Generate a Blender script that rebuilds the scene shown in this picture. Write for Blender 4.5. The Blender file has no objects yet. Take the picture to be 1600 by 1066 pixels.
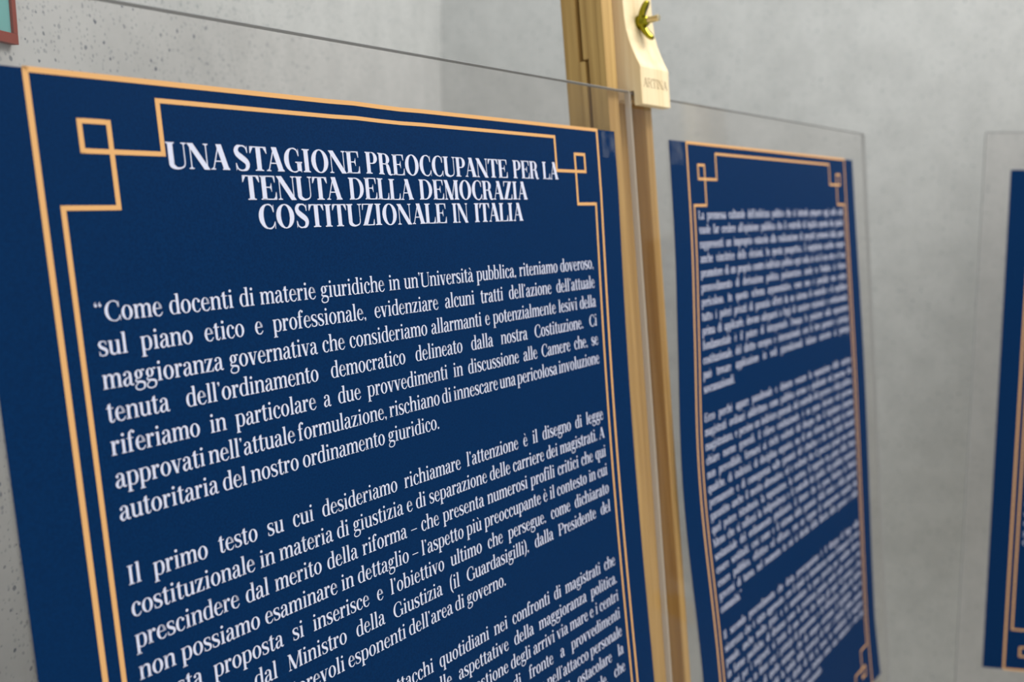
import bpy, bmesh, math, random
from mathutils import Vector, Matrix
random.seed(7)
SC = bpy.context.scene
COL = SC.collection
U = 0.43                      # metres per poster unit (inner border is one unit wide)
ZP = 1.55                     # height of the poster origin above the floor
LEAN = math.radians(7)        # the panels lean back on their easels

# ------------------------------------------------------------------ camera
cam = bpy.data.objects.new('camera', bpy.data.cameras.new('camera'))
COL.objects.link(cam)
right = Vector((0.62559086, -0.78007954, 0.01058251))
down = Vector((-0.12366797, -0.11255142, -0.98592008))
fwd = Vector((0.77028716, 0.61547388, -0.166882))
M = Matrix((right, -down, -fwd)).transposed().to_4x4()
M.translation = Vector((-0.43402503*U, -0.95946542*U, ZP - 0.09630832*U))
cam.matrix_world = M
cam.data.sensor_width = 36
cam.data.lens = 36*1385.57/1600
cam.data.clip_start = 0.02
cam.data.dof.use_dof = True
cam.data.dof.focus_distance = 1.26*U
cam.data.dof.aperture_fstop = 6.0
SC.camera = cam

# ------------------------------------------------------------------ world, lights, exposure
wd = bpy.data.worlds.new('room_light'); SC.world = wd; wd.use_nodes = True
wd.node_tree.nodes['Background'].inputs[0].default_value = (0.97, 0.985, 1.0, 1)
wd.node_tree.nodes['Background'].inputs[1].default_value = 1.02
def area(name, loc, target, size, power, col):
    l = bpy.data.lights.new(name, 'AREA'); l.shape = 'RECTANGLE'; l.size, l.size_y = size
    l.energy = power; l.color = col
    o = bpy.data.objects.new(name, l); COL.objects.link(o); o.location = loc
    o.rotation_euler = (Vector(target)-Vector(loc)).to_track_quat('-Z', 'Y').to_euler()
    return o
area('overhead_light', (1.35, -0.75, 2.9), (0.7, 0.1, 1.4), (1.2, 0.5), 26, (1, 0.97, 0.93))
area('overhead_light', (.30, -.16, 3.3), (.05, .1, 1.0), (0.5, 0.5), 8, (0.90, 0.97, 1))  # added fill without a fixture, lifts the left wall behind the panel
SC.view_settings.view_transform = 'Standard'
SC.view_settings.look = 'None'
SC.view_settings.exposure = 0.0
SC.view_settings.gamma = 1.0
SC.view_settings.use_curve_mapping = False
SC.cycles.use_denoising = True

# ------------------------------------------------------------------ helpers
def tag(o, label=None, cat=None, group=None, kind=None):
    for k, v in (('label', label), ('category', cat), ('group', group), ('kind', kind)):
        if v: o[k] = v
    return o
def mat(name, col, rough=0.6, metal=0.0, spec=0.5):
    m = bpy.data.materials.new(name); m.use_nodes = True
    b = m.node_tree.nodes['Principled BSDF']
    b.inputs['Base Color'].default_value = (*col, 1); b.inputs['Roughness'].default_value = rough
    b.inputs['Metallic'].default_value = metal; b.inputs['Specular IOR Level'].default_value = spec
    return m
def obj(name, verts, faces, m, parent=None, smooth=False):
    me = bpy.data.meshes.new(name); me.from_pydata([tuple(v) for v in verts], [], faces); me.update()
    me.materials.append(m)
    if smooth: me.shade_smooth()
    o = bpy.data.objects.new(name, me); COL.objects.link(o)
    if parent: o.parent = parent
    return o
def empty(name, loc, rot=(0, 0, 0)):
    o = bpy.data.objects.new(name, None); COL.objects.link(o); o.location = loc; o.rotation_euler = rot
    o.empty_display_size = .1
    return o
def panel_frame(name, loc, yaw=0.0):
    """an empty whose x runs along a leaning panel, z up its face and y behind it"""
    o = empty(name, loc)
    o.rotation_mode = 'XYZ'
    o.rotation_euler = (Matrix.Rotation(yaw, 3, 'Z') @ Matrix.Rotation(-LEAN, 3, 'X')).to_euler()
    return o
def beveled(name, bm, m, parent, bev=0.0, seg=2, smooth=False):
    if bev: bmesh.ops.bevel(bm, geom=bm.edges[:], offset=bev, segments=seg, affect='EDGES', profile=.6)
    bmesh.ops.recalc_face_normals(bm, faces=bm.faces[:])
    me = bpy.data.meshes.new(name); bm.to_mesh(me); bm.free(); me.materials.append(m)
    if smooth: me.shade_smooth()
    o = bpy.data.objects.new(name, me); COL.objects.link(o)
    if parent: o.parent = parent
    return o
def box_bm(x0, x1, y0, y1, z0, z1):
    bm = bmesh.new()
    v = [bm.verts.new(p) for p in ((x0,y0,z0),(x1,y0,z0),(x1,y1,z0),(x0,y1,z0),(x0,y0,z1),(x1,y0,z1),(x1,y1,z1),(x0,y1,z1))]
    for f in ((0,3,2,1),(4,5,6,7),(0,1,5,4),(1,2,6,5),(2,3,7,6),(3,0,4,7)): bm.faces.new([v[i] for i in f])
    return bm
def ubox(name, x0, x1, d0, d1, Y0, Y1, m, parent, bev=.0012):
    """box in panel units: x, depth d behind the sheet front, Y downwards"""
    return beveled(name, box_bm(x0*U, x1*U, d0*U, d1*U, -Y1*U, -Y0*U), m, parent, bev)
def beam(name, p, q, w, t, m, parent, bev=.0015):
    """square timber from p to q in the parent's metres"""
    p, q = Vector(p), Vector(q); a = (q-p).normalized()
    s = a.cross(Vector((0, 1, 0)));
    s = (s if s.length > .05 else a.cross(Vector((1, 0, 0)))).normalized(); u = a.cross(s)
    bm = bmesh.new(); r = []
    for c in (p, q): r.append([bm.verts.new(c+s*i*w/2+u*j*t/2) for i, j in ((-1,-1),(1,-1),(1,1),(-1,1))])
    bm.faces.new(r[0][::-1]); bm.faces.new(r[1])
    for i in range(4): bm.faces.new((r[0][i], r[0][(i+1)%4], r[1][(i+1)%4], r[1][i]))
    return beveled(name, bm, m, parent, bev)
def copy_tree(o, parent=None):
    c = o.copy(); COL.objects.link(c); c.parent = parent
    for ch in o.children: copy_tree(ch, c)
    return c

# ------------------------------------------------------------------ materials
def nodes(m): return m.node_tree.nodes, m.node_tree.links
def wall_material(name, q):
    m = mat(name, (.5, .5, .48), .75, spec=.25); N, L = nodes(m); b = N['Principled BSDF']
    tc = N.new('ShaderNodeTexCoord')
    def specks(scale, keep, r0, r1):
        v = N.new('ShaderNodeTexVoronoi'); v.inputs['Scale'].default_value = scale; v.inputs['Randomness'].default_value = 1
        wv = N.new('ShaderNodeTexNoise'); wv.inputs['Scale'].default_value = scale*1.6
        mx = N.new('ShaderNodeMixRGB'); mx.blend_type = 'ADD'; mx.inputs[0].default_value = .5/scale
        L.new(tc.outputs['Object'], mx.inputs[1]); L.new(wv.outputs['Color'], mx.inputs[2]); L.new(tc.outputs['Object'], wv.inputs['Vector'])
        L.new(mx.outputs[0], v.inputs['Vector'])
        sp = N.new('ShaderNodeSeparateColor'); L.new(v.outputs['Color'], sp.inputs[0])
        rr = N.new('ShaderNodeMapRange'); rr.inputs['To Min'].default_value = r0; rr.inputs['To Max'].default_value = r1
        L.new(sp.outputs[1], rr.inputs['Value'])
        dv = N.new('ShaderNodeMath'); dv.operation = 'DIVIDE'; L.new(v.outputs['Distance'], dv.inputs[0]); L.new(rr.outputs[0], dv.inputs[1])
        ed = N.new('ShaderNodeMapRange'); ed.inputs['From Min'].default_value = .7; ed.inputs['From Max'].default_value = 1.15
        ed.inputs['To Min'].default_value = 1; ed.inputs['To Max'].default_value = 0; L.new(dv.outputs[0], ed.inputs['Value'])
        th = N.new('ShaderNodeMath'); th.operation = 'LESS_THAN'; th.inputs[1].default_value = keep; L.new(sp.outputs[0], th.inputs[0])
        mu = N.new('ShaderNodeMath'); mu.operation = 'MULTIPLY'; L.new(ed.outputs[0], mu.inputs[0]); L.new(th.outputs[0], mu.inputs[1])
        m2 = N.new('ShaderNodeMath'); m2.operation = 'MULTIPLY'; L.new(mu.outputs[0], m2.inputs[0]); 
        st = N.new('ShaderNodeMapRange'); st.inputs['To Min'].default_value = .35; st.inputs['To Max'].default_value = 1; L.new(sp.outputs[2], st.inputs['Value']); L.new(st.outputs[0], m2.inputs[1])
        return m2.outputs[0]
    n = N.new('ShaderNodeTexNoise'); n.inputs['Scale'].default_value = 16; n.inputs['Detail'].default_value = 7; n.inputs['Roughness'].default_value = .65
    L.new(tc.outputs['Object'], n.inputs['Vector'])
    r = N.new('ShaderNodeValToRGB'); r.color_ramp.elements[0].position = .36; r.color_ramp.elements[0].color = WALL_A
    r.color_ramp.elements[1].position = .62; r.color_ramp.elements[1].color = WALL_B
    L.new(n.outputs['Fac'], r.inputs[0]); cur = r.outputs[0]
    for fac, col, k in ((specks(260, .6, .2, .46), (.22, .24, .25, 1), .7), (specks(150, .40, .12, .32), (.07, .09, .12, 1), .9), (specks(75, .22, .04, .11), (.05, .07, .10, 1), .9)):
        x = N.new('ShaderNodeMixRGB'); mm = N.new('ShaderNodeMath'); mm.operation = 'MULTIPLY'; mm.inputs[1].default_value = k*q
        L.new(fac, mm.inputs[0]); L.new(mm.outputs[0], x.inputs[0]); L.new(cur, x.inputs[1]); x.inputs[2].default_value = col; cur = x.outputs[0]
    L.new(cur, b.inputs['Base Color'])
    bp = N.new('ShaderNodeBump'); bp.inputs['Strength'].default_value = .15; bp.inputs['Distance'].default_value = .002
    L.new(n.outputs['Fac'], bp.inputs['Height']); L.new(bp.outputs[0], b.inputs['Normal'])
    return m
WALL_A = (.43, .436, .422, 1); WALL_B = (.485, .491, .476, 1)
def wood_material(name, a, b_, rough=.55):
    m = mat(name, a, rough, spec=.35); N, L = nodes(m); b = N['Principled BSDF']
    tc = N.new('ShaderNodeTexCoord'); mp = N.new('ShaderNodeMapping'); mp.inputs['Scale'].default_value = (85, 85, 2.2)
    L.new(tc.outputs['Object'], mp.inputs[0])
    n = N.new('ShaderNodeTexNoise'); n.inputs['Scale'].default_value = 1.6; n.inputs['Detail'].default_value = 5; n.inputs['Distortion'].default_value = .6
    L.new(mp.outputs[0], n.inputs['Vector'])
    r = N.new('ShaderNodeValToRGB'); r.color_ramp.elements[0].position = .35; r.color_ramp.elements[0].color = (*a, 1)
    r.color_ramp.elements[1].position = .62; r.color_ramp.elements[1].color = (*b_, 1)
    L.new(n.outputs['Fac'], r.inputs[0]); L.new(r.outputs[0], b.inputs['Base Color'])
    bp = N.new('ShaderNodeBump'); bp.inputs['Strength'].default_value = .12; bp.inputs['Distance'].default_value = .0006
    L.new(n.outputs['Fac'], bp.inputs['Height']); L.new(bp.outputs[0], b.inputs['Normal'])
    return m
def acrylic_material():
    m = bpy.data.materials.new('clear_acrylic'); m.use_nodes = True; N, L = nodes(m); N.clear()
    out = N.new('ShaderNodeOutputMaterial'); t = N.new('ShaderNodeBsdfTransparent'); t.inputs[0].default_value = (.955, .945, .94, 1)
    g = N.new('ShaderNodeBsdfGlossy'); g.inputs['Roughness'].default_value = .06; g.inputs[0].default_value = (1, 1, 1, 1)
    lw = N.new('ShaderNodeLayerWeight'); lw.inputs[0].default_value = .5; mx = N.new('ShaderNodeMixShader')
    pw = N.new('ShaderNodeMath'); pw.operation = 'POWER'; pw.inputs[1].default_value = 5; L.new(lw.outputs['Facing'], pw.inputs[0])
    ma = N.new('ShaderNodeMath'); ma.operation = 'MULTIPLY_ADD'; ma.inputs[1].default_value = .95; ma.inputs[2].default_value = .04; L.new(pw.outputs[0], ma.inputs[0])
    ge = N.new('ShaderNodeNewGeometry'); iv = N.new('ShaderNodeMath'); iv.operation = 'SUBTRACT'; iv.inputs[0].default_value = 1; L.new(ge.outputs['Backfacing'], iv.inputs[1])
    ff = N.new('ShaderNodeMath'); ff.operation = 'MULTIPLY'; L.new(ma.outputs[0], ff.inputs[0]); L.new(iv.outputs[0], ff.inputs[1])
    L.new(ff.outputs[0], mx.inputs[0]); L.new(t.outputs[0], mx.inputs[1]); L.new(g.outputs[0], mx.inputs[2]); L.new(mx.outputs[0], out.inputs[0])
    return m
def paper_material():
    m = mat('navy_print', (.0, .024, .09), .55, spec=.05); N, L = nodes(m); b = N['Principled BSDF']
    tc = N.new('ShaderNodeTexCoord'); n = N.new('ShaderNodeTexNoise'); n.inputs['Scale'].default_value = 900; n.inputs['Detail'].default_value = 2
    L.new(tc.outputs['Object'], n.inputs['Vector'])
    r = N.new('ShaderNodeValToRGB'); r.color_ramp.elements[0].color = (.0, .0162, .064, 1); r.color_ramp.elements[1].color = (.0, .0226, .086, 1)
    r.color_ramp.elements[0].position = .3; r.color_ramp.elements[1].position = .7
    L.new(n.outputs['Fac'], r.inputs[0]); L.new(r.outputs[0], b.inputs['Base Color'])
    return m
M_WALL = wall_material('speckled_wall_paint', 1.0)
M_WALL_FAR = wall_material('faintly_speckled_wall_paint', .6)
M_FLOOR = mat('floor_tile', (.60, .58, .50), .5)
M_PINE = wood_material('pine', (.36, .208, .06), (.53, .335, .112))
M_PALE = wood_material('pale_pine', (.76, .58, .32), (.86, .71, .45))
M_ACR = acrylic_material()
M_EDGE = mat('sawn_acrylic_edge', (.30, .30, .30), .5)
M_SIDE = mat('pale_acrylic_edge', (.42, .42, .41), .5)
M_JOINT = mat('frosted_acrylic_edge', (.56, .49, .40), .5)
M_NAVY = paper_material()
M_GOLD = mat('gold_ink', (.70, .38, .145), .5, spec=.15)
M_WHITE = mat('white_ink', (.63, .645, .77), .5, spec=.1)
M_BRASS = mat('yellow_brass', (.27, .23, .015), .15, 1.0)
M_STEEL = mat('zinc_bolt', (.62, .54, .36), .3, 1.0)
M_STAMP = mat('burnt_stamp', (.17, .095, .03), .8)
M_TERRA = mat('terracotta_frame', (.22, .04, .022), .7, spec=.15)
M_TEAL = mat('teal_canvas', (.13, .36, .34), .7)
M_TAPE = None
def tape_material():
    m = bpy.data.materials.new('clear_tape'); m.use_nodes = True; N, L = nodes(m); N.clear()
    out = N.new('ShaderNodeOutputMaterial'); t = N.new('ShaderNodeBsdfTransparent'); d = N.new('ShaderNodeBsdfPrincipled')
    d.inputs['Base Color'].default_value = (.5, .52, .55, 1); d.inputs['Roughness'].default_value = .2
    mx = N.new('ShaderNodeMixShader'); tc = N.new('ShaderNodeTexCoord'); n = N.new('ShaderNodeTexNoise'); n.inputs['Scale'].default_value = 60
    L.new(tc.outputs['Object'], n.inputs['Vector']); r = N.new('ShaderNodeMapRange'); r.inputs['From Min'].default_value = .4; r.inputs['From Max'].default_value = .7; r.inputs['To Min'].default_value = .0; r.inputs['To Max'].default_value = .14
    L.new(n.outputs['Fac'], r.inputs['Value']); L.new(r.outputs[0], mx.inputs[0]); L.new(t.outputs[0], mx.inputs[1]); L.new(d.outputs[0], mx.inputs[2]); L.new(mx.outputs[0], out.inputs[0])
    return m
M_TAPE = tape_material()

# ------------------------------------------------------------------ the room: two walls that meet behind the panels, and the floor
HD = Vector((0.4832393, -0.8754883, 0))      # along the far wall
ND = Vector((0.8754883, 0.4832393, 0))       # along the near wall, towards the corner
CORNER = HD*(-.42*U) + ND*(3.27*U)
YAW = math.atan2(HD.y, HD.x)
def slab(name, p, q, z0, z1, th, m):         # wall from p to q, thickness behind its face
    a = (q-p).normalized(); n = Vector((-a.y, a.x, 0))*th
    v = [Vector((*c.xy, z)) for z in (z0, z1) for c in (p, q, q+n, p+n)]
    o = obj(name, v, [(0,3,2,1),(4,5,6,7),(0,1,5,4),(1,2,6,5),(2,3,7,6),(3,0,4,7)], m)
    return tag(o, kind='structure')
slab('wall_left', CORNER-ND*3.0, CORNER, 0, 3.2, .12, M_WALL)
slab('wall_right', CORNER, CORNER+HD*3.6, 0, 3.2, .12, M_WALL_FAR)
fl = [CORNER-ND*3.0-HD*.12, CORNER+ND*.12-HD*.12, CORNER+HD*3.6+ND*.12, CORNER+HD*3.6-ND*3.0]
tag(obj('floor', [Vector((*c.xy, z)) for z in (-.05, 0) for c in fl], [(0,1,2,3),(4,7,6,5),(0,4,5,1),(1,5,6,2),(2,6,7,3),(3,7,4,0)], M_FLOOR), kind='structure')

# ------------------------------------------------------------------ lettering
# ---- a Didone alphabet drawn as strokes: every glyph is a list of convex quads ----
def spl(P, n=5):
    """Catmull-Rom through (x, y, width) knots"""
    if len(P) == 2: return [tuple(P[0]), tuple(P[1])]
    Q = [tuple(2*a-b for a, b in zip(P[0], P[1]))] + list(P) + [tuple(2*a-b for a, b in zip(P[-1], P[-2]))]
    out = []
    for i in range(1, len(Q)-2):
        a, b, c, d = Q[i-1:i+3]
        for k in range(n):
            t = k/n
            out.append(tuple(.5*(2*b[j]+(c[j]-a[j])*t+(2*a[j]-5*b[j]+4*c[j]-d[j])*t*t+(3*b[j]-a[j]-3*c[j]+d[j])*t**3) for j in range(3)))
    out.append(tuple(P[-1]))
    return out

class Glyph:
    def __init__(s): s.q = []
    def quad(s, *p): s.q.append(list(p))
    def rect(s, x0, y0, x1, y1): s.q.append([(x0,y0),(x1,y0),(x1,y1),(x0,y1)])
    def stroke(s, P, n=5):
        L = spl(P, n); e = []
        for i, (x, y, w) in enumerate(L):
            a = L[max(0,i-1)]; b = L[min(len(L)-1,i+1)]
            dx, dy = b[0]-a[0], b[1]-a[1]; l = math.hypot(dx, dy) or 1
            nx, ny = -dy/l*w/2, dx/l*w/2
            e.append(((x+nx,y+ny),(x-nx,y-ny)))
        for i in range(len(e)-1): s.q.append([e[i][0],e[i][1],e[i+1][1],e[i+1][0]])
    def ring(s, cx, cy, rx, ry, S, h, a0=0, a1=360, n=None):
        n = n or max(4, int(abs(a1-a0)/15))
        pr = None
        for i in range(n+1):
            a = math.radians(a0+(a1-a0)*i/n); c, t = math.cos(a), math.sin(a)
            p = ((cx+rx*c, cy+ry*t), (cx+(rx-S)*c, cy+(ry-h)*t))
            if pr: s.q.append([pr[0], p[0], p[1], pr[1]])
            pr = p
    def dot(s, cx, cy, r, ry=None):
        ry = ry or r; n = 5
        for i in range(n):                       # horizontal slabs of a disc
            a, b = math.pi*i/n, math.pi*(i+1)/n
            s.q.append([(cx-r*math.sin(a),cy+ry*math.cos(a)),(cx+r*math.sin(a),cy+ry*math.cos(a)),(cx+r*math.sin(b),cy+ry*math.cos(b)),(cx-r*math.sin(b),cy+ry*math.cos(b))])
    def foot(s, x0, x1, y=0, e=42, f=None, h=24, d=1):
        """slab serif with brackets on a stem x0..x1; d=1 stands on y, d=-1 hangs from y"""
        f = e if f is None else f
        s.rect(x0-e, min(y,y+d*h), x1+f, max(y,y+d*h))
        s.quad((x0-min(e,22),y+d*h),(x1+min(f,22),y+d*h),(x1,y+d*(h+32)),(x0,y+d*(h+32)))
    def flag(s, x0, x1, y, e=46):
        s.quad((x0-e,y-30),(x0+2,y-44),(x1,y),(x0-e,y-8))
        s.quad((x0,y-44),(x0+2,y-80),(x1,y-80),(x1,y))

XH, CH, AS, DS = 514, 708, 772, -236
def make_font(S, H, SC, HC):
    """S/H lowercase stem and hairline, SC/HC capital stem and hairline"""
    F = {}
    def g(ch, w):
        F[ch] = (w, Glyph()); return F[ch][1]
    def stem(o, x, y0=0, y1=XH, w=S): o.rect(x, y0, x+w, y1)
    def arch(o, xl, xr, top=XH+8):
        o.stroke([(xl-8,370,H),(xl+35,452,H+4),(xl+(xr-xl)*.52,top-24,H+24),(xr-14,top-80,S*.94),(xr,350,S)])
    def acc_grave(o, cx, y=600):
        o.quad((cx-95,y+128),(cx-30,y+140),(cx+52,y),(cx+28,y-4))
    def dotl(o, cx): o.dot(cx, 680, 58)
    # n m h u r i l
    o = g('n',513); stem(o,62); o.flag(62,62+S,XH); xr=513-58-S/2; arch(o,62+S,xr); stem(o,xr-S/2,0,355); o.foot(62,62+S,e=46,f=40,h=H); o.foot(xr-S/2,xr+S/2,e=40,f=46,h=H)
    o = g('m',753); stem(o,62); o.flag(62,62+S,XH); x2=(753+4)/2; x3=753-58-S/2
    arch(o,62+S,x2); stem(o,x2-S/2,0,355); arch(o,x2+S/2,x3); stem(o,x3-S/2,0,355)
    for x in (62+S/2,x2,x3): o.foot(x-S/2,x+S/2,e=40,f=40,h=H)
    o = g('h',515); stem(o,62,0,AS); o.flag(62,62+S,AS); xr=515-58-S/2; arch(o,62+S,xr); stem(o,xr-S/2,0,355); o.foot(62,62+S,e=46,f=40,h=H); o.foot(xr-S/2,xr+S/2,e=40,f=46,h=H)
    for ch in 'uù':
        o = g(ch,500); stem(o,62,150,XH); o.flag(62,62+S,XH,50); xr=500-62-S
        o.stroke([(62+S/2,170,S),(62+S/2+14,70,S*.9),(62+S+60,14,H+24),(xr-30,50,H+2),(xr+8,130,H)]); stem(o,xr,0,XH); o.flag(xr,xr+S,XH,50); o.rect(xr+S-4,0,xr+S+46,H); o.quad((xr+S-4,H),(xr+S+25,H),(xr+S-2,H+34),(xr+S-6,H+34))
        if ch=='ù': acc_grave(o,250)
    o = g('r',356); stem(o,62); o.flag(62,62+S,XH); o.stroke([(62+S-6,350,H),(62+S+32,450,H+2),(62+S+85,496,H+12),(62+S+135,490,H+20)]); o.dot(290,448,58,60); o.foot(62,62+S,e=46,f=56,h=H)
    for ch in 'iì':
        o = g(ch,270); x=135-S/2+4; stem(o,x); o.flag(x,x+S,XH); o.foot(x,x+S,e=46,h=H)
        (dotl(o,x+S/2) if ch=='i' else acc_grave(o,140))
    o = g('l',252); x=126-S/2+4; stem(o,x,0,AS); o.flag(x,x+S,AS); o.foot(x,x+S,e=46,h=H)
    o = g('j',260); x=120; stem(o,x,-60); o.flag(x,x+S,XH); dotl(o,x+S/2); o.stroke([(x+S/2,-50,S),(x+20,-180,50),(x-60,-215,H)]); o.dot(x-70,-180,50)
    o = g('k',510); stem(o,62,0,AS); o.flag(62,62+S,AS); o.foot(62,62+S,e=46,f=40,h=H); o.stroke([(62+S,210,H),(390,500,H)]); o.stroke([(240,330,S),(420,20,S)]); o.rect(330,XH-H,480,XH); o.rect(340,0,510,H)
    # round
    for ch in 'oò': 
        o = g(ch,476); o.ring(238,XH/2,214,XH/2+12,S+6,H)
        if ch=='ò': acc_grave(o,230)
    for ch in 'ceèé':
        w = 404 if ch=='c' else 424; o = g(ch,w); cx=w/2+4; 
        o.ring(cx,XH/2,w/2-20,XH/2+12,S+6,H,90 if ch=='c' else 0,270)
        if ch=='c':
            o.stroke([(cx-5,XH/2+257,H),(cx+60,XH-14,H+14),(cx+105,XH-50,40)]); o.dot(w-72,408,56,60)
            o.stroke([(cx-5,2,H+6),(cx+60,4,H+16),(cx+120,40,H+10),(w-22,118,H)])
        else:
            o.ring(cx,XH/2,w/2-20,XH/2+12,S-4,H,0,92); o.rect(70,XH/2+4,w-34,XH/2+4+H+2)
            o.stroke([(cx-5,2,H+6),(cx+70,6,H+18),(cx+130,46,H+10),(w-18,126,H)])
        if ch=='è': acc_grave(o,225)
        if ch=='é': o.quad((200,600),(225,596),(300,720),(245,735))
    for ch in 'aà':
        o = g(ch,440); x=262; o.rect(x,90,x+S,370)
        o.stroke([(x+S/2,360,S),(x+S/2-8,440,S*.8),(x-20,500,H+14),(x-95,506,H+2),(x-160,470,H)]); o.dot(104,418,52,56)
        o.stroke([(x+4,306,H),(x-70,282,H+8),(112,226,S*.72),(72,128,S),(100,34,S*.7),(160,6,H+16),(228,44,H+4),(x+4,116,H)])
        o.stroke([(x+S/2,110,S),(x+S/2+10,40,S*.7),(x+S+26,6,H+12),(430,52,H)])
        if ch=='à': acc_grave(o,225)
    def bowl_r(o,x0,w,cy=XH/2,ry=XH/2+10):    # bowl to the right of a stem ending at x0
        cx=x0+(w-20-x0)*.42; o.ring(cx,cy,w-22-cx,ry,S+4,H,-90,90)
        o.stroke([(x0-6,cy+ry-92,H),(x0+30,cy+ry-34,H+6),(cx,cy+ry-H/2,H)]); o.stroke([(x0-6,cy-ry+88,H),(x0+30,cy-ry+30,H+4),(cx,cy-ry+H/2,H)])
    def bowl_l(o,x1,cy=XH/2,ry=XH/2+10):
        cx=22+(x1-22)*.58; o.ring(cx,cy,cx-22,ry,S+4,H,90,270)
        o.stroke([(x1+6,cy+ry-80,H),(x1-30,cy+ry-30,H+6),(cx,cy+ry-H/2,H)]); o.stroke([(x1+6,cy-ry+92,H),(x1-30,cy-ry+34,H+4),(cx,cy-ry+H/2,H)])
    o = g('b',480); stem(o,54,20,AS); o.flag(54,54+S,AS); bowl_r(o,54+S,480); o.quad((54,20),(54+S,60),(54+S,20),(70,-8))
    o = g('p',490); stem(o,60,DS,XH); o.flag(60,60+S,XH); bowl_r(o,60+S,490); o.foot(60,60+S,DS,e=46,f=56,h=H)
    o = g('d',484); x=484-56-S; stem(o,x,0,AS); o.flag(x,x+S,AS,50); bowl_l(o,x); o.rect(x+S-4,0,x+S+44,H); o.quad((x+S-4,H),(x+S+24,H),(x+S-2,H+34),(x+S-6,H+34))
    o = g('q',478); x=478-62-S; stem(o,x,DS,XH); bowl_l(o,x); o.foot(x,x+S,DS,e=50,f=46,h=H); o.quad((x+S-30,XH-30),(x+S,XH-40),(x+S+2,XH+14),(x+S-24,XH-4))
    o = g('g',452); o.ring(200,358,156,166,S-4,H); o.dot(402,494,40,38); o.stroke([(300,470,H),(340,505,H+2),(395,512,H+4)])
    o.stroke([(130,212,H),(78,160,H+14),(84,104,46),(160,80,S*.72),(300,66,S*.78),(398,20,S*.8),(412,-70,S*.74)])
    o.stroke([(412,-60,S*.74),(380,-160,52),(270,-212,H+10),(150,-208,H+16),(64,-150,50),(58,-70,44),(104,-8,H+6),(170,30,H)])
    o = g('s',372); o.stroke([(308,400,H),(292,470,H+2),(240,504,H+8),(176,508,H+6),(104,486,S*.62),(66,410,S*.86),(110,318,S),(196,262,S*1.06),(288,202,S),(318,116,S*.88),(276,34,S*.6),(196,6,H+6),(126,10,H+8),(72,54,H+2),(50,150,H)],4)
    o.quad((292,370),(318,370),(318,520),(296,480)); o.quad((40,-4),(62,30),(62,160),(40,160))
    o = g('t',306); x=84; stem(o,x,96,640); o.quad((x,610),(x+S,640),(x+S,668),(x+S-26,668)); o.rect(14,XH-H,282,XH); o.quad((30,XH-H),(x,XH-H),(x+S,600),(x,600))
    o.stroke([(x+S/2,110,S),(x+S/2+10,34,S*.7),(x+S+34,4,H+14),(262,30,H+2),(298,96,H)])
    o = g('f',310); x=72; stem(o,x,0,590); o.rect(10,XH-H,262,XH); o.foot(x,x+S,e=46,f=58,h=H)
    o.stroke([(x+S/2,580,S),(x+S/2+14,690,S*.8),(x+S+46,768,H+16),(250,772,H+12)]); o.dot(284,716,50,52)
    def diag(o,a,b,w,y0,y1):  # slanted bar of horizontal width w from (a,y0) to (b,y1)
        o.quad((a-w/2,y0),(a+w/2,y0),(b+w/2,y1),(b-w/2,y1))
    o = g('v',450); diag(o,82,232,S+10,XH,-10); diag(o,232,368,H+6,-10,XH); o.quad((186,-10),(272,-10),(250,60),(190,60)); o.rect(0,XH-H,184,XH); o.rect(294,XH-H,450,XH)
    o = g('w',680); 
    for k in (0,236): diag(o,80+k,216+k,S+4,XH,-10); diag(o,216+k,330+k,H+4,-10,XH)
    o.rect(0,XH-H,180,XH); o.rect(500,XH-H,660,XH); o.rect(240,XH-H,400,XH)
    o = g('x',470); diag(o,90,370,S+8,XH,0); diag(o,90,370,H+4,0,XH); o.rect(0,XH-H,190,XH); o.rect(290,XH-H,460,XH); o.rect(0,0,170,H); o.rect(270,0,466,H)
    o = g('y',450); diag(o,82,232,S+8,XH,20); o.stroke([(368,XH,H),(232,0,H),(180,-150,H+6),(130,-200,H+10)]); o.dot(96,-168,48); o.rect(0,XH-H,184,XH); o.rect(294,XH-H,450,XH)
    def zz(o,w,top,S,H,k):
        diag(o,30+S*.62,w-34-S*.62,S*1.18,0,top); o.rect(24,top-H,w-30,top); o.rect(24,0,w-22,H)
        o.quad((32,top-k),(52,top-k),(88,top-H),(32,top)); o.quad((w-26,k),(w-44,k),(w-96,H),(w-22,0))
    o = g('z',420); zz(o,420,XH,S,H,150)
    # punctuation
    def comma(o,x,y,r=50): o.dot(x,y,r); o.stroke([(x+r*.55,y,r*.9),(x+r*.5,y-60,r*.6),(x-10,y-120,16)])
    o = g('.',186); o.dot(92,46,56)
    o = g(',',196); comma(o,90,46,54)
    o = g('’',176); comma(o,82,690,52)
    o = g('“',392)
    for x in (110,270): o.dot(x,590,54); o.stroke([(x-30,590,46),(x-26,650,30),(x+12,712,16)])
    o = g('”',392)
    for x in (110,270): comma(o,x,690,52)
    o = g(':',196); o.dot(96,46,54); o.dot(96,420,54)
    o = g(';',196); comma(o,90,46,52); o.dot(96,420,54)
    o = g('–',430); o.rect(10,236,420,236+H+8)
    o = g('-',260); o.rect(20,220,240,220+H+14)
    o = g('(',270); o.stroke([(240,800,H),(120,600,S*.8),(90,300,S*.95),(120,20,S*.8),(240,-180,H)])
    o = g(')',270); o.stroke([(30,800,H),(150,600,S*.8),(180,300,S*.95),(150,20,S*.8),(30,-180,H)])
    # capitals
    S, H = SC, HC
    def cs(o,x,e=46,f=46,y0=0,y1=CH): 
        o.rect(x,y0,x+S,y1)
        if y0==0: o.foot(x,x+S,0,e=e,f=f,h=H)
        if y1==CH: o.foot(x,x+S,CH,e=e,f=f,h=H,d=-1)
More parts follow.
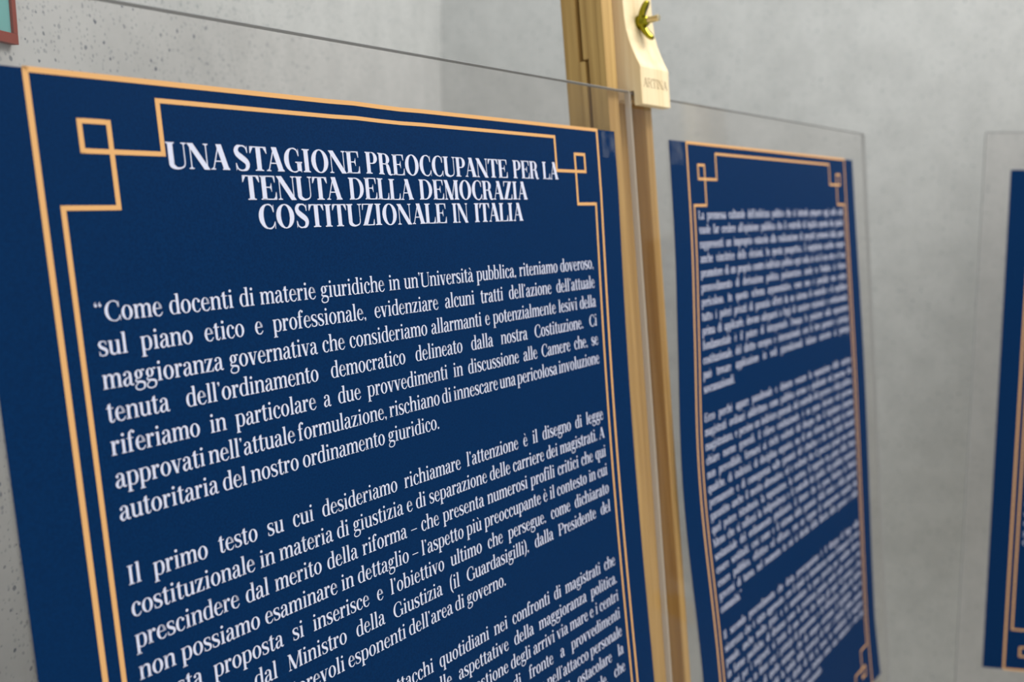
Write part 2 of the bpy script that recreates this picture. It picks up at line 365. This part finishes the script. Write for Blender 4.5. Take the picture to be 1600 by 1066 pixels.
    def thin(o,x,top=True,bot=True):
        o.rect(x-H/2,0,x+H/2,CH)
        if top: o.foot(x-H/2,x+H/2,CH,e=62,h=H,d=-1)
        if bot: o.foot(x-H/2,x+H/2,0,e=62,h=H)
    def arm(o,x,y,d,k=130):   # wedge that ends an arm: d=1 rises from y, -1 hangs
        o.quad((x-20,y+d*k),(x,y+d*k),(x+4,y),(x-72,y+d*H*.6))
    I=lambda w: w/2-S/2
    o = g('I',330 if S>120 else 310); cs(o,I(F['I'][0]),e=58,f=58)
    o = g('T',610); cs(o,305-S/2,y1=CH-4,e=66,f=66); o.rect(22,CH-H,588,CH); o.quad((14,CH-200),(32,CH-200),(130,CH-H),(22,CH)); o.quad((596,CH-200),(578,CH-200),(480,CH-H),(588,CH))
    o = g('L',560); cs(o,62,f=70); o.rect(60,0,530,H); arm(o,546,0,1,230); o.quad((440,H),(545,H),(545,80),(520,120))
    o = g('E',596); cs(o,62); o.rect(60,0,560,H); o.rect(60,CH-H,536,CH); arm(o,574,0,1,230); arm(o,546,CH,-1,200); o.quad((465,H),(570,H),(572,90),(550,130)); o.quad((460,CH-H),(540,CH-H),(546,CH-80),(524,CH-110))
    o.rect(60+S,352,400,352+H); o.quad((396,240),(414,240),(414,490),(396,490)); o.quad((340,352+H/2),(405,260),(405,470),(340,352+H/2+2))
    o = g('F',560); cs(o,62,f=70); o.rect(60,CH-H,520,CH); arm(o,530,CH,-1,200); o.rect(60+S,352,390,352+H); o.rect(384,250,402,480)
    o = g('D',700); cs(o,62); o.ring(310,CH/2,368,CH/2,S+6,H,-90,90); o.rect(60+S,0,312,H); o.rect(60+S,CH-H,312,CH)
    o = g('P',570); cs(o,62,f=70); o.ring(320,515,226,193,S-2,H,-90,90); o.rect(60+S,322,322,322+H); o.rect(60+S,CH-H,322,CH)
    o = g('R',650); cs(o,62); o.ring(320,525,216,183,S-4,H,-90,90); o.rect(60+S,342,322,342+H); o.rect(60+S,CH-H,322,CH)
    o.stroke([(340,356,H),(420,320,S*.75),(462,200,S),(500,60,S*.84),(560,8,H+20),(640,28,H)])
    o = g('B',620); cs(o,62); o.ring(320,540,200,168,S-6,H,-90,90); o.ring(330,190,248,190,S,H,-90,90); o.rect(60+S,CH-H,322,CH); o.rect(60+S,0,332,H); o.rect(60+S,360,330,360+H)
    for ch in 'OQ': o = g(ch,718); o.ring(359,CH/2,333,CH/2+14,S+12,H)
    o.stroke([(330,0,S*.6),(450,-90,S*.7),(640,-140,H)])
    for ch in 'CG':
        w=626 if ch=='C' else 690; o = g(ch,w); cx=350; o.ring(cx,CH/2,324,CH/2+14,S+12,H,90,270)
        o.stroke([(cx-4,CH+2,H),(cx+90,CH-8,H+10),(cx+170,CH-70,H+8),(560,CH-210,H)]); o.quad((548,CH-230),(576,CH-230),(576,CH+8),(556,CH-40))
        if ch=='C': o.stroke([(cx-4,-2,H+4),(cx+90,6,H+12),(cx+180,70,H+8),(590,190,H)]); o.quad((576,0),(598,-10),(602,200),(582,200))
        else: o.stroke([(cx-4,-2,H+4),(cx+90,6,H+10),(cx+180,60,H+4),(cx+190,120,H)]); x=650-S; o.rect(x,30,x+S,290); o.foot(x,x+S,310,e=62,f=34,h=H,d=-1); o.quad((x+S-30,30),(x+S,30),(x+S,-8),(x+S-14,-8))
    o = g('S',536); o.stroke([(452,560,H),(424,650,H+4),(350,700,H+10),(262,706,H+8),(160,680,S*.6),(96,580,S*.86),(132,470,S),(262,368,S*1.1),(404,262,S*1.02),(446,156,S*.86),(396,44,S*.6),(286,4,H+8),(190,8,H+10),(110,60,H+4),(70,190,H)],4)
    o.quad((440,510),(468,510),(468,724),(446,660)); o.quad((56,-14),(80,40),(80,210),(54,210))
    o = g('U',652); cs(o,62,y0=180,e=54,f=54); xr=562; o.stroke([(62+S/2,200,S),(62+S/2+16,84,S*.92),(62+S+92,8,H+28),(xr-70,44,H+8),(xr-8,130,H+2),(xr,260,H)]); o.rect(xr-H/2,240,xr+H/2,CH); o.foot(xr-H/2,xr+H/2,CH,e=66,h=H,d=-1)
    o = g('N',690); diag(o,96,594,S+34,CH,-8); thin(o,96,bot=True,top=False); thin(o,602,bot=False); o.rect(10,CH-H,150,CH)
    o = g('M',806 if S>120 else 790); w=F['M'][0]; x=w-70-S; diag(o,100,w/2-14,S+20,CH,-4); diag(o,w/2-14,x+20,H+8,-4,CH); thin(o,92,top=False); o.rect(10,CH-H,140,CH); cs(o,x); 
    o = g('A',656); diag(o,330,536,S+24,CH+6,0); diag(o,330,92,H+4,CH+6,0); o.rect(150,222,490,222+H); o.foot(80,106,0,e=64,h=H); o.foot(536-S/2-6,536+S/2+6,0,e=44,f=30,h=H)
    o = g('V',656); diag(o,120,340,S+24,CH,-6); diag(o,340,560,H+4,-6,CH); o.rect(0,CH-H,250,CH); o.rect(470,CH-H,650,CH)
    o = g('Z',570); zz(o,570,CH,S,H,200)
    F[' '] = (230, Glyph())
    return F

def text_width(F, s): return sum(F[c][0] for c in s)

FB = make_font(102, 31, 106, 31)
FT = make_font(150, 30, 158, 32)
FS = make_font(84, 36, 84, 38)

# ------------------------------------------------------------------ posters
PT, PB = -0.021, 1.688                       # paper top and bottom, in panel units below the border's top
KERN = {'TA': -75, 'PA': -55, 'UN': 12, 'NA': 14, 'EN': 14, 'NT': 8, 'AG': -10, 'ST': 0, 'LA': -10, 'EM': 14, 'DE': 10, 'RA': -10}
def lay(F, s, x, y, ex, ey, out, width=None):
    """set string s with its left edge at x on baseline y (down), em ex by ey; returns the right edge"""
    kn = [KERN.get(s[i:i+2], 0) for i in range(len(s))]
    k = 1.0
    if width:                                # fit the ink, not the advances
        lb = min(p[0] for q in F[s[0]][1].q for p in q); rb = F[s[-1]][0]-max(p[0] for q in F[s[-1]][1].q for p in q)
        k = width/((text_width(F, s)+sum(kn)-lb-rb)*ex/1000); x -= lb*ex*k/1000
    for c, e_ in zip(s, kn):
        w, g = F[c]
        for q in g.q: out.append([(x+px*ex*k/1000, y-py*ey/1000) for px, py in q])
        x += (w+e_)*ex*k/1000
    return x
def justify(s, y, x0, x1, ex, ey, out, F=None, last=False, gap=None):
    F = F or FB; ws = s.split(' '); tot = sum(text_width(F, w) for w in ws)*ex/1000
    g = (x1-x0-tot)/max(1, len(ws)-1)
    if last: g = .19*ex
    k = 1.0
    if g < .15*ex and not last: k = (x1-x0-.15*ex*(len(ws)-1))/tot; g = .15*ex
    x = x0
    for w in ws: x = lay(F, w, x, y, ex*k, ey, out)+g
def frame_lines(H, W=1.0):
    """outer rectangle and the inner border with its looped corners, as centre-line segments"""
    u, q, p, e = .0282, .0598, .1198, .0199
    outer = [((-e,-e),(W+e,-e)),((W+e,-e),(W+e,H+e)),((W+e,H+e),(-e,H+e)),((-e,H+e),(-e,-e))]
    c = [(0,p),(q,p),(q,u),(u,u),(u,q),(p,q),(p,0)]
    def mir(P, fx, fy): return [((W-x if fx else x),(H-y if fy else y)) for x, y in P]
    inner = []
    for fx in (0,1):
        for fy in (0,1):
            m_ = mir(c, fx, fy); inner += list(zip(m_[:-1], m_[1:]))
    inner += [((p,0),(W-p,0)),((p,H),(W-p,H)),((0,p),(0,H-p)),((W,p),(W,H-p))]
    return outer, inner
def seg_quads(segs, w, n=24):
    out = []
    for (x0,y0),(x1,y1) in segs:
        L_ = math.hypot(x1-x0, y1-y0); ax, ay = (x1-x0)/L_, (y1-y0)/L_; nx, ny = -ay*w/2, ax*w/2
        x0 -= ax*w/2; y0 -= ay*w/2; x1 += ax*w/2; y1 += ay*w/2; k = max(1, int(L_*n))
        for i in range(k):
            a, b = i/k, (i+1)/k
            A = (x0+(x1-x0)*a, y0+(y1-y0)*a); B = (x0+(x1-x0)*b, y0+(y1-y0)*b)
            out.append([(A[0]+nx,A[1]+ny),(A[0]-nx,A[1]-ny),(B[0]-nx,B[1]-ny),(B[0]+nx,B[1]+ny)])
    return out
def flat_print(name, quads, surf, lift, m, parent):
    v, f = [], []
    for q in quads:
        b = len(v); v += [surf(x, y, lift) for x, y in q]; f.append(tuple(range(b, b+len(q))))
    return obj(name, v, f, m, parent)
def sheet_paper(name, surf, xl, xr, m, nx=48, ny=72):
    v, f = [], []
    for l in (0, -.0005):
        for j in range(ny+1):
            for i in range(nx+1): v.append(surf(xl+(xr-xl)*i/nx, PT+(PB-PT)*j/ny, l))
    k = (nx+1)*(ny+1); I = lambda i, j, s: s*k+j*(nx+1)+i
    for j in range(ny):
        for i in range(nx):
            f.append((I(i,j,0),I(i,j+1,0),I(i+1,j+1,0),I(i+1,j,0))); f.append((I(i,j,1),I(i+1,j,1),I(i+1,j+1,1),I(i,j+1,1)))
    for j in range(ny):
        f.append((I(0,j,0),I(0,j,1),I(0,j+1,1),I(0,j+1,0))); f.append((I(nx,j,0),I(nx,j+1,0),I(nx,j+1,1),I(nx,j,1)))
    for i in range(nx):
        f.append((I(i,0,0),I(i+1,0,0),I(i+1,0,1),I(i,0,1))); f.append((I(i,ny,0),I(i,ny,1),I(i+1,ny,1),I(i+1,ny,0)))
    o = obj(name, v, f, m, None, smooth=True); o.data.set_sharp_from_angle(angle=math.radians(40))
    return o
def poster(root, surf, xl, xr, label, paragraphs, pitch, y1, title=None, H=1.667, tape=None):
    """paragraphs: list of lists of (row, text, style); the paper is the thing, the print its parts"""
    pap = sheet_paper('poster', surf, xl, xr, M_NAVY)
    pap.matrix_world = root
    tag(pap, label, 'poster', 'navy text posters on the clear panels')
    outer, inner = frame_lines(H)
    flat_print('outer_border', seg_quads(outer, .0060), surf, .00012, M_GOLD, pap)
    flat_print('looped_border', seg_quads(inner, .0054), surf, .00012, M_GOLD, pap)
    if title:
        q = []
        for base, ws in title:
            for w, x, wd_ in ws: lay(FT, w, x, base, .0424, .0424, q, width=wd_)
        flat_print('title_lettering', q, surf, .0002, M_WHITE, pap)
    ex = .0295*pitch/.03615; ey = .0302*pitch/.03615
    for par in paragraphs:
        q = []
        for row, s, st in par:
            y = y1+pitch*row
            if st is None: justify(s, y, .017, .980, ex, ey, q)
            elif st == 'last': justify(s, y, .017, .980, ex, ey, q, last=True)
            else:                                # filler text, then the words that end the line, spaced by st
                a, b = s.split('|'); ws = b.split(' '); wt = sum(text_width(FB, w) for w in ws)*ex/1000+st*(len(ws)-1)
                x = .980-wt
                justify(a, y, .017, x-st, ex, ey, q)
                for w in ws: x = lay(FB, w, x, y, ex, ey, q)+st
        flat_print('paragraph_lettering', q, surf, .0002, M_WHITE, pap)
    if tape:
        for cx, cy, sx, sy in tape:
            q = []
            for i in range(6):
                for j in range(4):
                    q.append([(cx+sx*(i+a)/6, cy+sy*(j+b)/4) for a, b in ((0,0),(0,1),(1,1),(1,0))])
            flat_print('tape', q, surf, .0004, M_TAPE, pap)
    return pap

PANEL = Matrix.Translation((0, 0, ZP)) @ Matrix.Rotation(-LEAN, 4, 'X')
PANEL3 = Matrix.Translation((3.03178194*U, -0.44496826*U, ZP-.02897767*U)) @ Matrix.Rotation(YAW, 4, 'Z') @ Matrix.Rotation(-LEAN, 4, 'X')
SO = .0035                                   # the sheets stand this far (units) behind the paper
def surf1(x, y, l):
    k = math.exp(-((x-.455)/.035)**2)*(x-.455)/.035*.0032*max(0, 1-(y+.03)/.2) if y < .17 else 0
    dx = -.010*max(0, min(1, (x-.2)/.8))*math.sin(math.pi*min(1, max(0, (y-.1)/1.0)))
    wv = .0004*math.sin(5*y+2*x)
    return ((x+dx)*U, -(wv+l), -(y+k)*U)
def surf2(x, y, l):
    b = math.exp(-((y-.72)/.36)**2)*max(0, 1-max(0, x)/1.0)
    b2 = .35*math.exp(-((y-.36)/.09)**2)*max(0, 1-max(0, x)/.8)
    dx = -.044*b-.006*b2
    r = max(0, x-.6)
    wv = .0004*math.sin(4*y+3*x)+.006*r*r*(1+math.sin(y*4.2-1.0))
    c = max(0, y-1.5)*max(0, x-.85)*.25
    return ((x+1.4024+dx-.05*r*r*.3)*U, -(wv+l+c*.3), -(y+.0054+.0032*x)*U+0)
def surf3(x, y, l):
    return (x*U, -(.0003*math.sin(3*y+2*x)+l), -y*U)

T1 = [(.0757, [('UNA',.1232,.0815),('STAGIONE',.2123,.2000),('PREOCCUPANTE',.4236,.3146),('PER',.7535,.0712),('LA',.8367,.0460)]),
      (.1115, [('TENUTA',.2195,.1560),('DELLA',.3886,.1234),('DEMOCRAZIA',.5251,.2625)]),
      (.1474, [('COSTITUZIONALE',.2379,.3420),('IN',.5940,.0360),('ITALIA',.6460,.1255)])]
def rows(start, lines, last=True):
    return [(start+i, s, 'last' if last and i == len(lines)-1 else .0165 if '|' in s else None) for i, s in enumerate(lines)]
P1 = [rows(0, ['“Come docenti di materie giuridiche in un’Università pubblica, riteniamo doveroso,',
  'sul piano etico e professionale, evidenziare alcuni tratti dell’azione dell’attuale',
  'maggioranza governativa che consideriamo allarmanti e potenzialmente lesivi della',
  'tenuta dell’ordinamento democratico delineato dalla nostra Costituzione. Ci',
  'riferiamo in particolare a due provvedimenti in discussione alle Camere che, se',
  'approvati nell’attuale formulazione, rischiano di innescare una pericolosa involuzione',
  'autoritaria del nostro ordinamento giuridico.']),
 rows(8, ['Il primo testo su cui desideriamo richiamare l’attenzione è il disegno di legge',
  'costituzionale in materia di giustizia e di separazione delle carriere dei magistrati. A',
  'prescindere dal merito della riforma – che presenta numerosi profili critici che qui',
  'non possiamo esaminare in dettaglio – l’aspetto più preoccupante è il contesto in cui',
  'questa proposta si inserisce e l’obiettivo ultimo che persegue, come dichiarato',
  'già poi anche|dal Ministro della Giustizia (il Guardasigilli), dalla Presidente del',
  'Consiglio e da autorevoli esponenti dell’area di governo.']),
 [(16, 'Si tratta infatti di|attacchi quotidiani nei confronti di magistrati che', .0125),
  (17, 'non rispondono sempre alle|aspettative della maggioranza politica.', .0150),
  (18, 'Si pensi alle decisioni sulla gestione|degli arrivi via mare e i centri', .0066),
  (19, 'per il rimpatrio dei migranti: ma|di fronte a provvedimenti', .0215),
  (20, 'ritenuti sgraditi si trascende sempre più spesso|nell’attacco personale', .0066),
  (21, 'ai singoli giudici, nel tentativo di|ostacolare la', .022),
  (22, 'loro autonoma funzione giurisdizionale e|costituzionale, che', .022)]]
P2 = [rows(0, ['La premessa culturale dell’indirizzo politico che si intende proporre oggi nelle sedi',
  'vuole far credere all’opinione pubblica che il controllo di legalità operato dai giudici',
  'rappresenti un improprio ostacolo alla realizzazione di progetti promossi dalla parte',
  'anche vincitrice delle elezioni. In questa prospettiva, il magistrato sarebbe sempre',
  'promotore di un proprio contro indirizzo politico ogni volta in cui il suo atto o il suo',
  'provvedimento di derivazione politica parlamentare, anche se fondato, si ritiene',
  'pericoloso. In questo schema argomentativo, come non è possibile non vedere',
  'tutto i poteri privati di garanzia offerti da un sistema di controllo e di equilibrio',
  'prima di applicarle, devono adeguarsi a leggi di carattere nazionale e costituzionale,',
  'fondamentale è il potere di interpretarle. Dunque le posizioni sulla separazione',
  'costituzionale, del diritto europeo e internazionale, con le loro garanzie e principi,',
  'può trovare applicazione in sedi giurisdizionali italiane ancorate ai principi',
  'sovranazionali.']),
 rows(14, ['Ecco perché appare paradossale e distorto evocare la separazione delle carriere',
  'magistrati ordinari addirittura come pubblica accusa e giudicante nel processo che',
  'magistratura, e persino un indirizzo generale, dal controllo del governo e della politica,',
  'chiare norme generali, il rilievo costituzionale, è un passo decisivo nel percorso',
  'non prevedibile, fermarsi ai rischi evidenti del disegno che il legislatore propone',
  'qualche, di indirizzi, di disciplina organica, ma di una riforma che incide in modo',
  'permanente e di conseguenza sulle garanzie del cittadino e dei suoi diritti davanti',
  'garantito anche il merito alternativo, ed è evidente che il processo penale non muta',
  'quel potere istruttorio, la separazione, la carriera, il rapporto tra poteri dello Stato',
  'Meno che si rafforzi la indipendenza e il controllo dei giudici, dei pubblici ministeri',
  'sostanziale del ordinamento giudiziario, il timore che si possa limitare la libertà',
  'essere sostituiti, così come e il sistema delle garanzie, della tutela e della giustizia',
  'essere pubblica, effettivo ed efficace, con un organo di autogoverno separato dai',
  'governi di turno, nel momento in cui si decide della libertà delle persone e della',
  'comunità.”']),
 rows(30, ['Il secondo provvedimento che desta preoccupazione è il disegno di legge sulla',
  'sicurezza che è stato approvato, con il quale si introducono nuove fattispecie di reato',
  'penale, anche molto gravi, e si aumentano le pene previste per condotte diverse',
  'in forme pacifiche, di dissenso come la resistenza passiva anche nelle carceri e nei',
  'centri per i migranti, si tratta di una scelta che limita gli spazi di protesta e che',
  'appare non in linea con i principi di proporzione e di offensività, cardini del diritto',
  'costituzionale e di quello europeo, che da sempre orientano il legislatore. Non si',
  'comprende inoltre perché la tutela della sicurezza di tutti i cittadini debba passare',
  'attraverso la compressione dei diritti di chi si trova in condizioni di maggiore',
  'fragilità, e perché il dissenso debba essere trattato come una minaccia e non già',
  'come una risorsa della nostra democrazia costituzionale.'])]
poster(PANEL, surf1, -.0855, 1.0835, 'navy poster with white capital title heading its text, left of the easel mast', P1, .03615, .24125, T1,
       tape=[(1.035, -.019, .046, .05)])
poster(PANEL, surf2, -.0975, 1.100, 'navy poster of blurred text without a title, right beside the easel mast', P2, .0330, .1566-.0054,
       tape=[(-.095, -.019, .055, .05)])
poster(PANEL3, surf3, -.0875, 1.085, 'navy poster cut off by the right edge of the photo', [rows(0, [s for _, s, _ in P2[2]]), rows(13, [s for _, s, _ in P2[1]])], .0330, .36)

# ------------------------------------------------------------------ clear sheets
ST = .012                                    # sheet thickness in units
SB = 1.80                                    # sheet bottom edge
def clear_sheet(matrix, x0, x1, top, label, joint=0):
    b = box_bm(x0*U+.0002, x1*U-.0002, SO*U+.0002, (SO+ST)*U-.0002, -SB*U+.0002, -top*U-.0002)
    o = beveled('acrylic_sheet', b, M_ACR, None); o.matrix_world = matrix
    tag(o, label, 'panel', 'clear acrylic sheets')
    def edge(nm, X0, X1, Y0, Y1, m): 
        beveled(nm, box_bm(X0*U, X1*U, SO*U, (SO+ST)*U, -Y1*U, -Y0*U), m, o)
    w = .0009
    edge('sheet_edge', x0, x1, top, top+w, M_EDGE); edge('sheet_edge', x0, x1, SB-w, SB, M_EDGE)
    for s, X in ((-1, x0), (1, x1)):
        edge('sheet_edge', X if s < 0 else X-w, X+w if s < 0 else X, top+w, SB-w, M_JOINT if s == joint else M_SIDE)
    return o
clear_sheet(PANEL, -.372, 1.159, -.1065, 'large clear acrylic sheet behind the titled poster, left of the easel mast', joint=1)
clear_sheet(PANEL, 1.1615, 2.650, -.1045, 'clear acrylic sheet behind the untitled blurred poster, right of the mast', joint=-1)
clear_sheet(PANEL3, -.170, 1.34, -.148, 'clear acrylic sheet at the far right edge, holding the cut off poster')

# ------------------------------------------------------------------ easel
def make_easel():
    root = empty('easel', (0, 0, 0))
    top = -.95
    fl_ = (ZP/math.cos(LEAN))/U - .02        # local distance down to the floor
    ubox('mast_rail', 1.100, 1.138, .0165, .0580, top, fl_-.10, M_PINE, root)
    ubox('mast_rail', 1.238, 1.267, .0165, .0580, top, fl_-.10, M_PINE, root)
    ubox('mast_back', 1.102, 1.262, .0823, .1167, top+.05, fl_-.05, M_PINE, root)
    ubox('side_bead', 1.0975, 1.1000, .0165, .030, top, fl_-.10, M_PINE, root, bev=.0003)
    ubox('spacer', 1.101, 1.262, .0580, .0700, top+.02, -.175, M_PINE, root, bev=.0003)
    ubox('back_batten', 1.101, 1.262, .0672, .0823, -.172, fl_-.10, M_PINE, root, bev=.0003)
    ubox('tongue', 1.135, 1.235, .0580, .0672, -.175, fl_-.10, M_PINE, root, bev=.0003)
    ubox('tongue', 1.135, 1.235, .0700, .0823, top+.05, -.172, M_PINE, root, bev=.0003)
    ubox('sliding_bar', 1.150, 1.226, .050, .0580, top+.1, SB+.02, M_PINE, root, bev=.0006)
    # ledge that carries the sheets
    ubox('ledge', .55, 1.78, -.03, .075, SB, SB+.055, M_PINE, root)
    ubox('ledge_lip', .55, 1.78, -.055, -.03, SB-.03, SB+.055, M_PINE, root)
    # foot frame and rear strut
    ubox('cross_bar', .50, 1.85, .0, .11, fl_-.12, fl_-.04, M_PINE, root)
    Rx = Matrix.Rotation(LEAN, 3, 'X')       # from world to panel space
    o = Vector((0, 0, ZP))
    def loc(x, y, z): return Rx @ (Vector((x, y, z)) - o)
    yb = math.tan(LEAN)*-ZP + .03
    for x in (.56, 1.79): beam('foot', loc(x*U, yb-.22, .02), loc(x*U, yb+.50, .02), .04, .04, M_PINE, root)
    beam('rear_strut', loc(1.18*U, .10, ZP-.30), loc(1.18*U, yb+.46, .045), .035, .022, M_PINE, root)
    beam('rear_bar', loc(.56*U, yb+.46, .05), loc(1.79*U, yb+.46, .05), .035, .02, M_PINE, root)
    # top clamp: a block between the rails with an ogee jaw that grips the sheets
    x0, x1 = 1.172, 1.2875
    front = [(-.60,.0125),(-.2900,.0120),(-.2600,.0112),(-.2330,.0085),(-.2100,.0035),(-.1890,-.0035),(-.1700,-.0110),(-.1600,-.0158),(-.1540,-.0180),(-.1300,-.0173),(-.1085,-.0172),(-.0800,-.0172),(-.0790,-.0162)]
    bm = bmesh.new()
    def loft(rows_):                         # rows of (Y, front depth, back depth)
        rr = [[bm.verts.new((x*U, d*U, -Y*U)) for x, d in ((x0,a),(x1,a),(x1,b),(x0,b))] for Y, a, b in rows_]
        for p, q in zip(rr[:-1], rr[1:]):
            for i in range(4): bm.faces.new((p[i], p[(i+1)%4], q[(i+1)%4], q[i]))
        bm.faces.new(rr[0]); bm.faces.new(rr[-1])
    loft([(Y, a, .052) for Y, a in front if Y <= -.1085])
    loft([(-.1085, -.0172, .0005)] + [(Y, a, .0005) for Y, a in front if Y > -.1085])
    loft([(-.1085, .0175, .052), (-.094, .0175, .052)])
    clamp = beveled('top_clamp', bm, M_PALE, root)
    clamp['label'] = 'pale pine clamp with ogee jaw and stamped lettering'
    q = []
    lay(FS, 'ARTINA', 0, 0, 1, 1, q); wt = text_width(FS, 'ARTINA')/1000
    k = .0985/wt
    v, f = [], []
    for p4 in q:
        b = len(v)
        for x, y in p4: v.append(((x0+.009+x*k)*U, (-.0172)*U-.00008, (.1145-y*.0262)*U))
        f.append(tuple(range(b, b+4)))
    obj('stamped_lettering', v, f, M_STAMP, clamp)
    # wing nut on a bolt
    cx, cY, d0 = 1.2270, -.2530, .0105
    def rod(nm, r, y0, y1, m, seg=20, x=cx, Y=cY):
        bm = bmesh.new(); bmesh.ops.create_cone(bm, cap_ends=True, segments=seg, radius1=r, radius2=r, depth=abs(y1-y0))
        bmesh.ops.transform(bm, matrix=Matrix.Translation((x*U, (y0+y1)/2, -Y*U)) @ Matrix.Rotation(math.radians(90), 4, 'X'), verts=bm.verts)
        return beveled(nm, bm, m, clamp, bev=min(.0004, r*.2), seg=1)
    rod('bolt', .0028, .0, -.0165, M_STEEL)
    rod('washer', .0066, d0*U, d0*U-.0012, M_BRASS, 28)
    bm = bmesh.new()
    # hub: a turned cone
    pr = [(.0058, 0), (.0060, .0015), (.0050, .0035), (.0044, .0075), (.0036, .0085)]
    seg = 24; rings = []
    for r, h in pr: rings.append([bm.verts.new((cx*U+r*math.cos(2*math.pi*i/seg), d0*U-.0012-h, -cY*U+r*math.sin(2*math.pi*i/seg))) for i in range(seg)])
    for a, b in zip(rings[:-1], rings[1:]):
        for i in range(seg): bm.faces.new((a[i], a[(i+1)%seg], b[(i+1)%seg], b[i]))
    bm.faces.new(rings[0]); bm.faces.new(rings[-1][::-1])
    # two wings, rounded ears sweeping out and forward
    for s in (1, -1):
        path = [(.0026,.0022,.0046,.0050),(.0062,.0034,.0052,.0048),(.0098,.0056,.0058,.0044),(.0130,.0080,.0057,.0042),(.0152,.0098,.0044,.0038),(.0162,.0108,.0022,.0026)]
        ang = math.radians(8); rr = []
        for i, (o1, o2, w, t) in enumerate(path):
            a = path[max(0,i-1)]; b = path[min(len(path)-1,i+1)]
            tx, ty = b[0]-a[0], b[1]-a[1]; l = math.hypot(tx, ty); nx, ny = -ty/l, tx/l
            ring = []
            for j in range(10):
                th = 2*math.pi*j/10; ow = t*.5*math.cos(th)*1.15; os_ = w*math.sin(th)
                ro = s*(o1+nx*ow); fo = o2+ny*ow
                ring.append(bm.verts.new((cx*U+os_*math.cos(ang)-ro*math.sin(ang), d0*U-.0012-fo, -cY*U+ro*math.cos(ang)+os_*math.sin(ang))))
            rr.append(ring)
        for a, b in zip(rr[:-1], rr[1:]):
            for i in range(10): bm.faces.new((a[i], a[(i+1)%10], b[(i+1)%10], b[i]))
        bm.faces.new(rr[-1])
    beveled('wing_nut', bm, M_BRASS, clamp, smooth=True)
    return root
easel = make_easel()
easel.matrix_world = PANEL
tag(easel, 'wooden easel whose mast and clamp stand between the two nearer posters', 'easel')
e2 = copy_tree(easel)
tag(e2, 'wooden easel behind the cut off poster at the right edge', 'easel')
e2.matrix_world = PANEL3 @ Matrix.Translation((-.60*U, 0, 0))
for ch in e2.children:                       # this easel grips a taller sheet
    if ch.name.startswith('top_clamp'): ch.location.z += .042*U

# ------------------------------------------------------------------ picture on the near wall, only its lower right corner in view
def picture():
    def P(n, z, h): return HD*(-.42*U+h) + ND*(n*U) + Vector((0, 0, ZP+z*U))
    n1, z0 = .4835, .1265; n0, z1 = n1-.60, z0+.62; b, c = .0165, .0095
    root = empty('framed_picture', P((n0+n1)/2, z0, 0))
    inv = root.location
    def bar(nm, a0, a1, b0, b1, h0, h1, m):
        v = [P(n, z, h)-inv for h in (h0, h1) for n, z in ((a0,b0),(a1,b0),(a1,b1),(a0,b1))]
        bm = bmesh.new(); w = [bm.verts.new(p) for p in v]
        for f in ((0,3,2,1),(4,5,6,7),(0,1,5,4),(1,2,6,5),(2,3,7,6),(3,0,4,7)): bm.faces.new([w[i] for i in f])
        return beveled(nm, bm, m, root, bev=.0004)
    bar('frame_rail', n0, n1, z0, z0+b, 0, .006, M_TERRA); bar('frame_rail', n0, n1, z1-b, z1, 0, .006, M_TERRA)
    bar('frame_rail', n0, n0+c, z0+b, z1-b, 0, .006, M_TERRA); bar('frame_rail', n1-c, n1, z0+b, z1-b, 0, .006, M_TERRA)
    bar('picture_sheet', n0+c, n1-c, z0+b, z1-b, 0, .004, M_TEAL)
    return root
tag(picture(), 'teal picture in a thin terracotta frame on the speckled near wall, top left', 'picture')
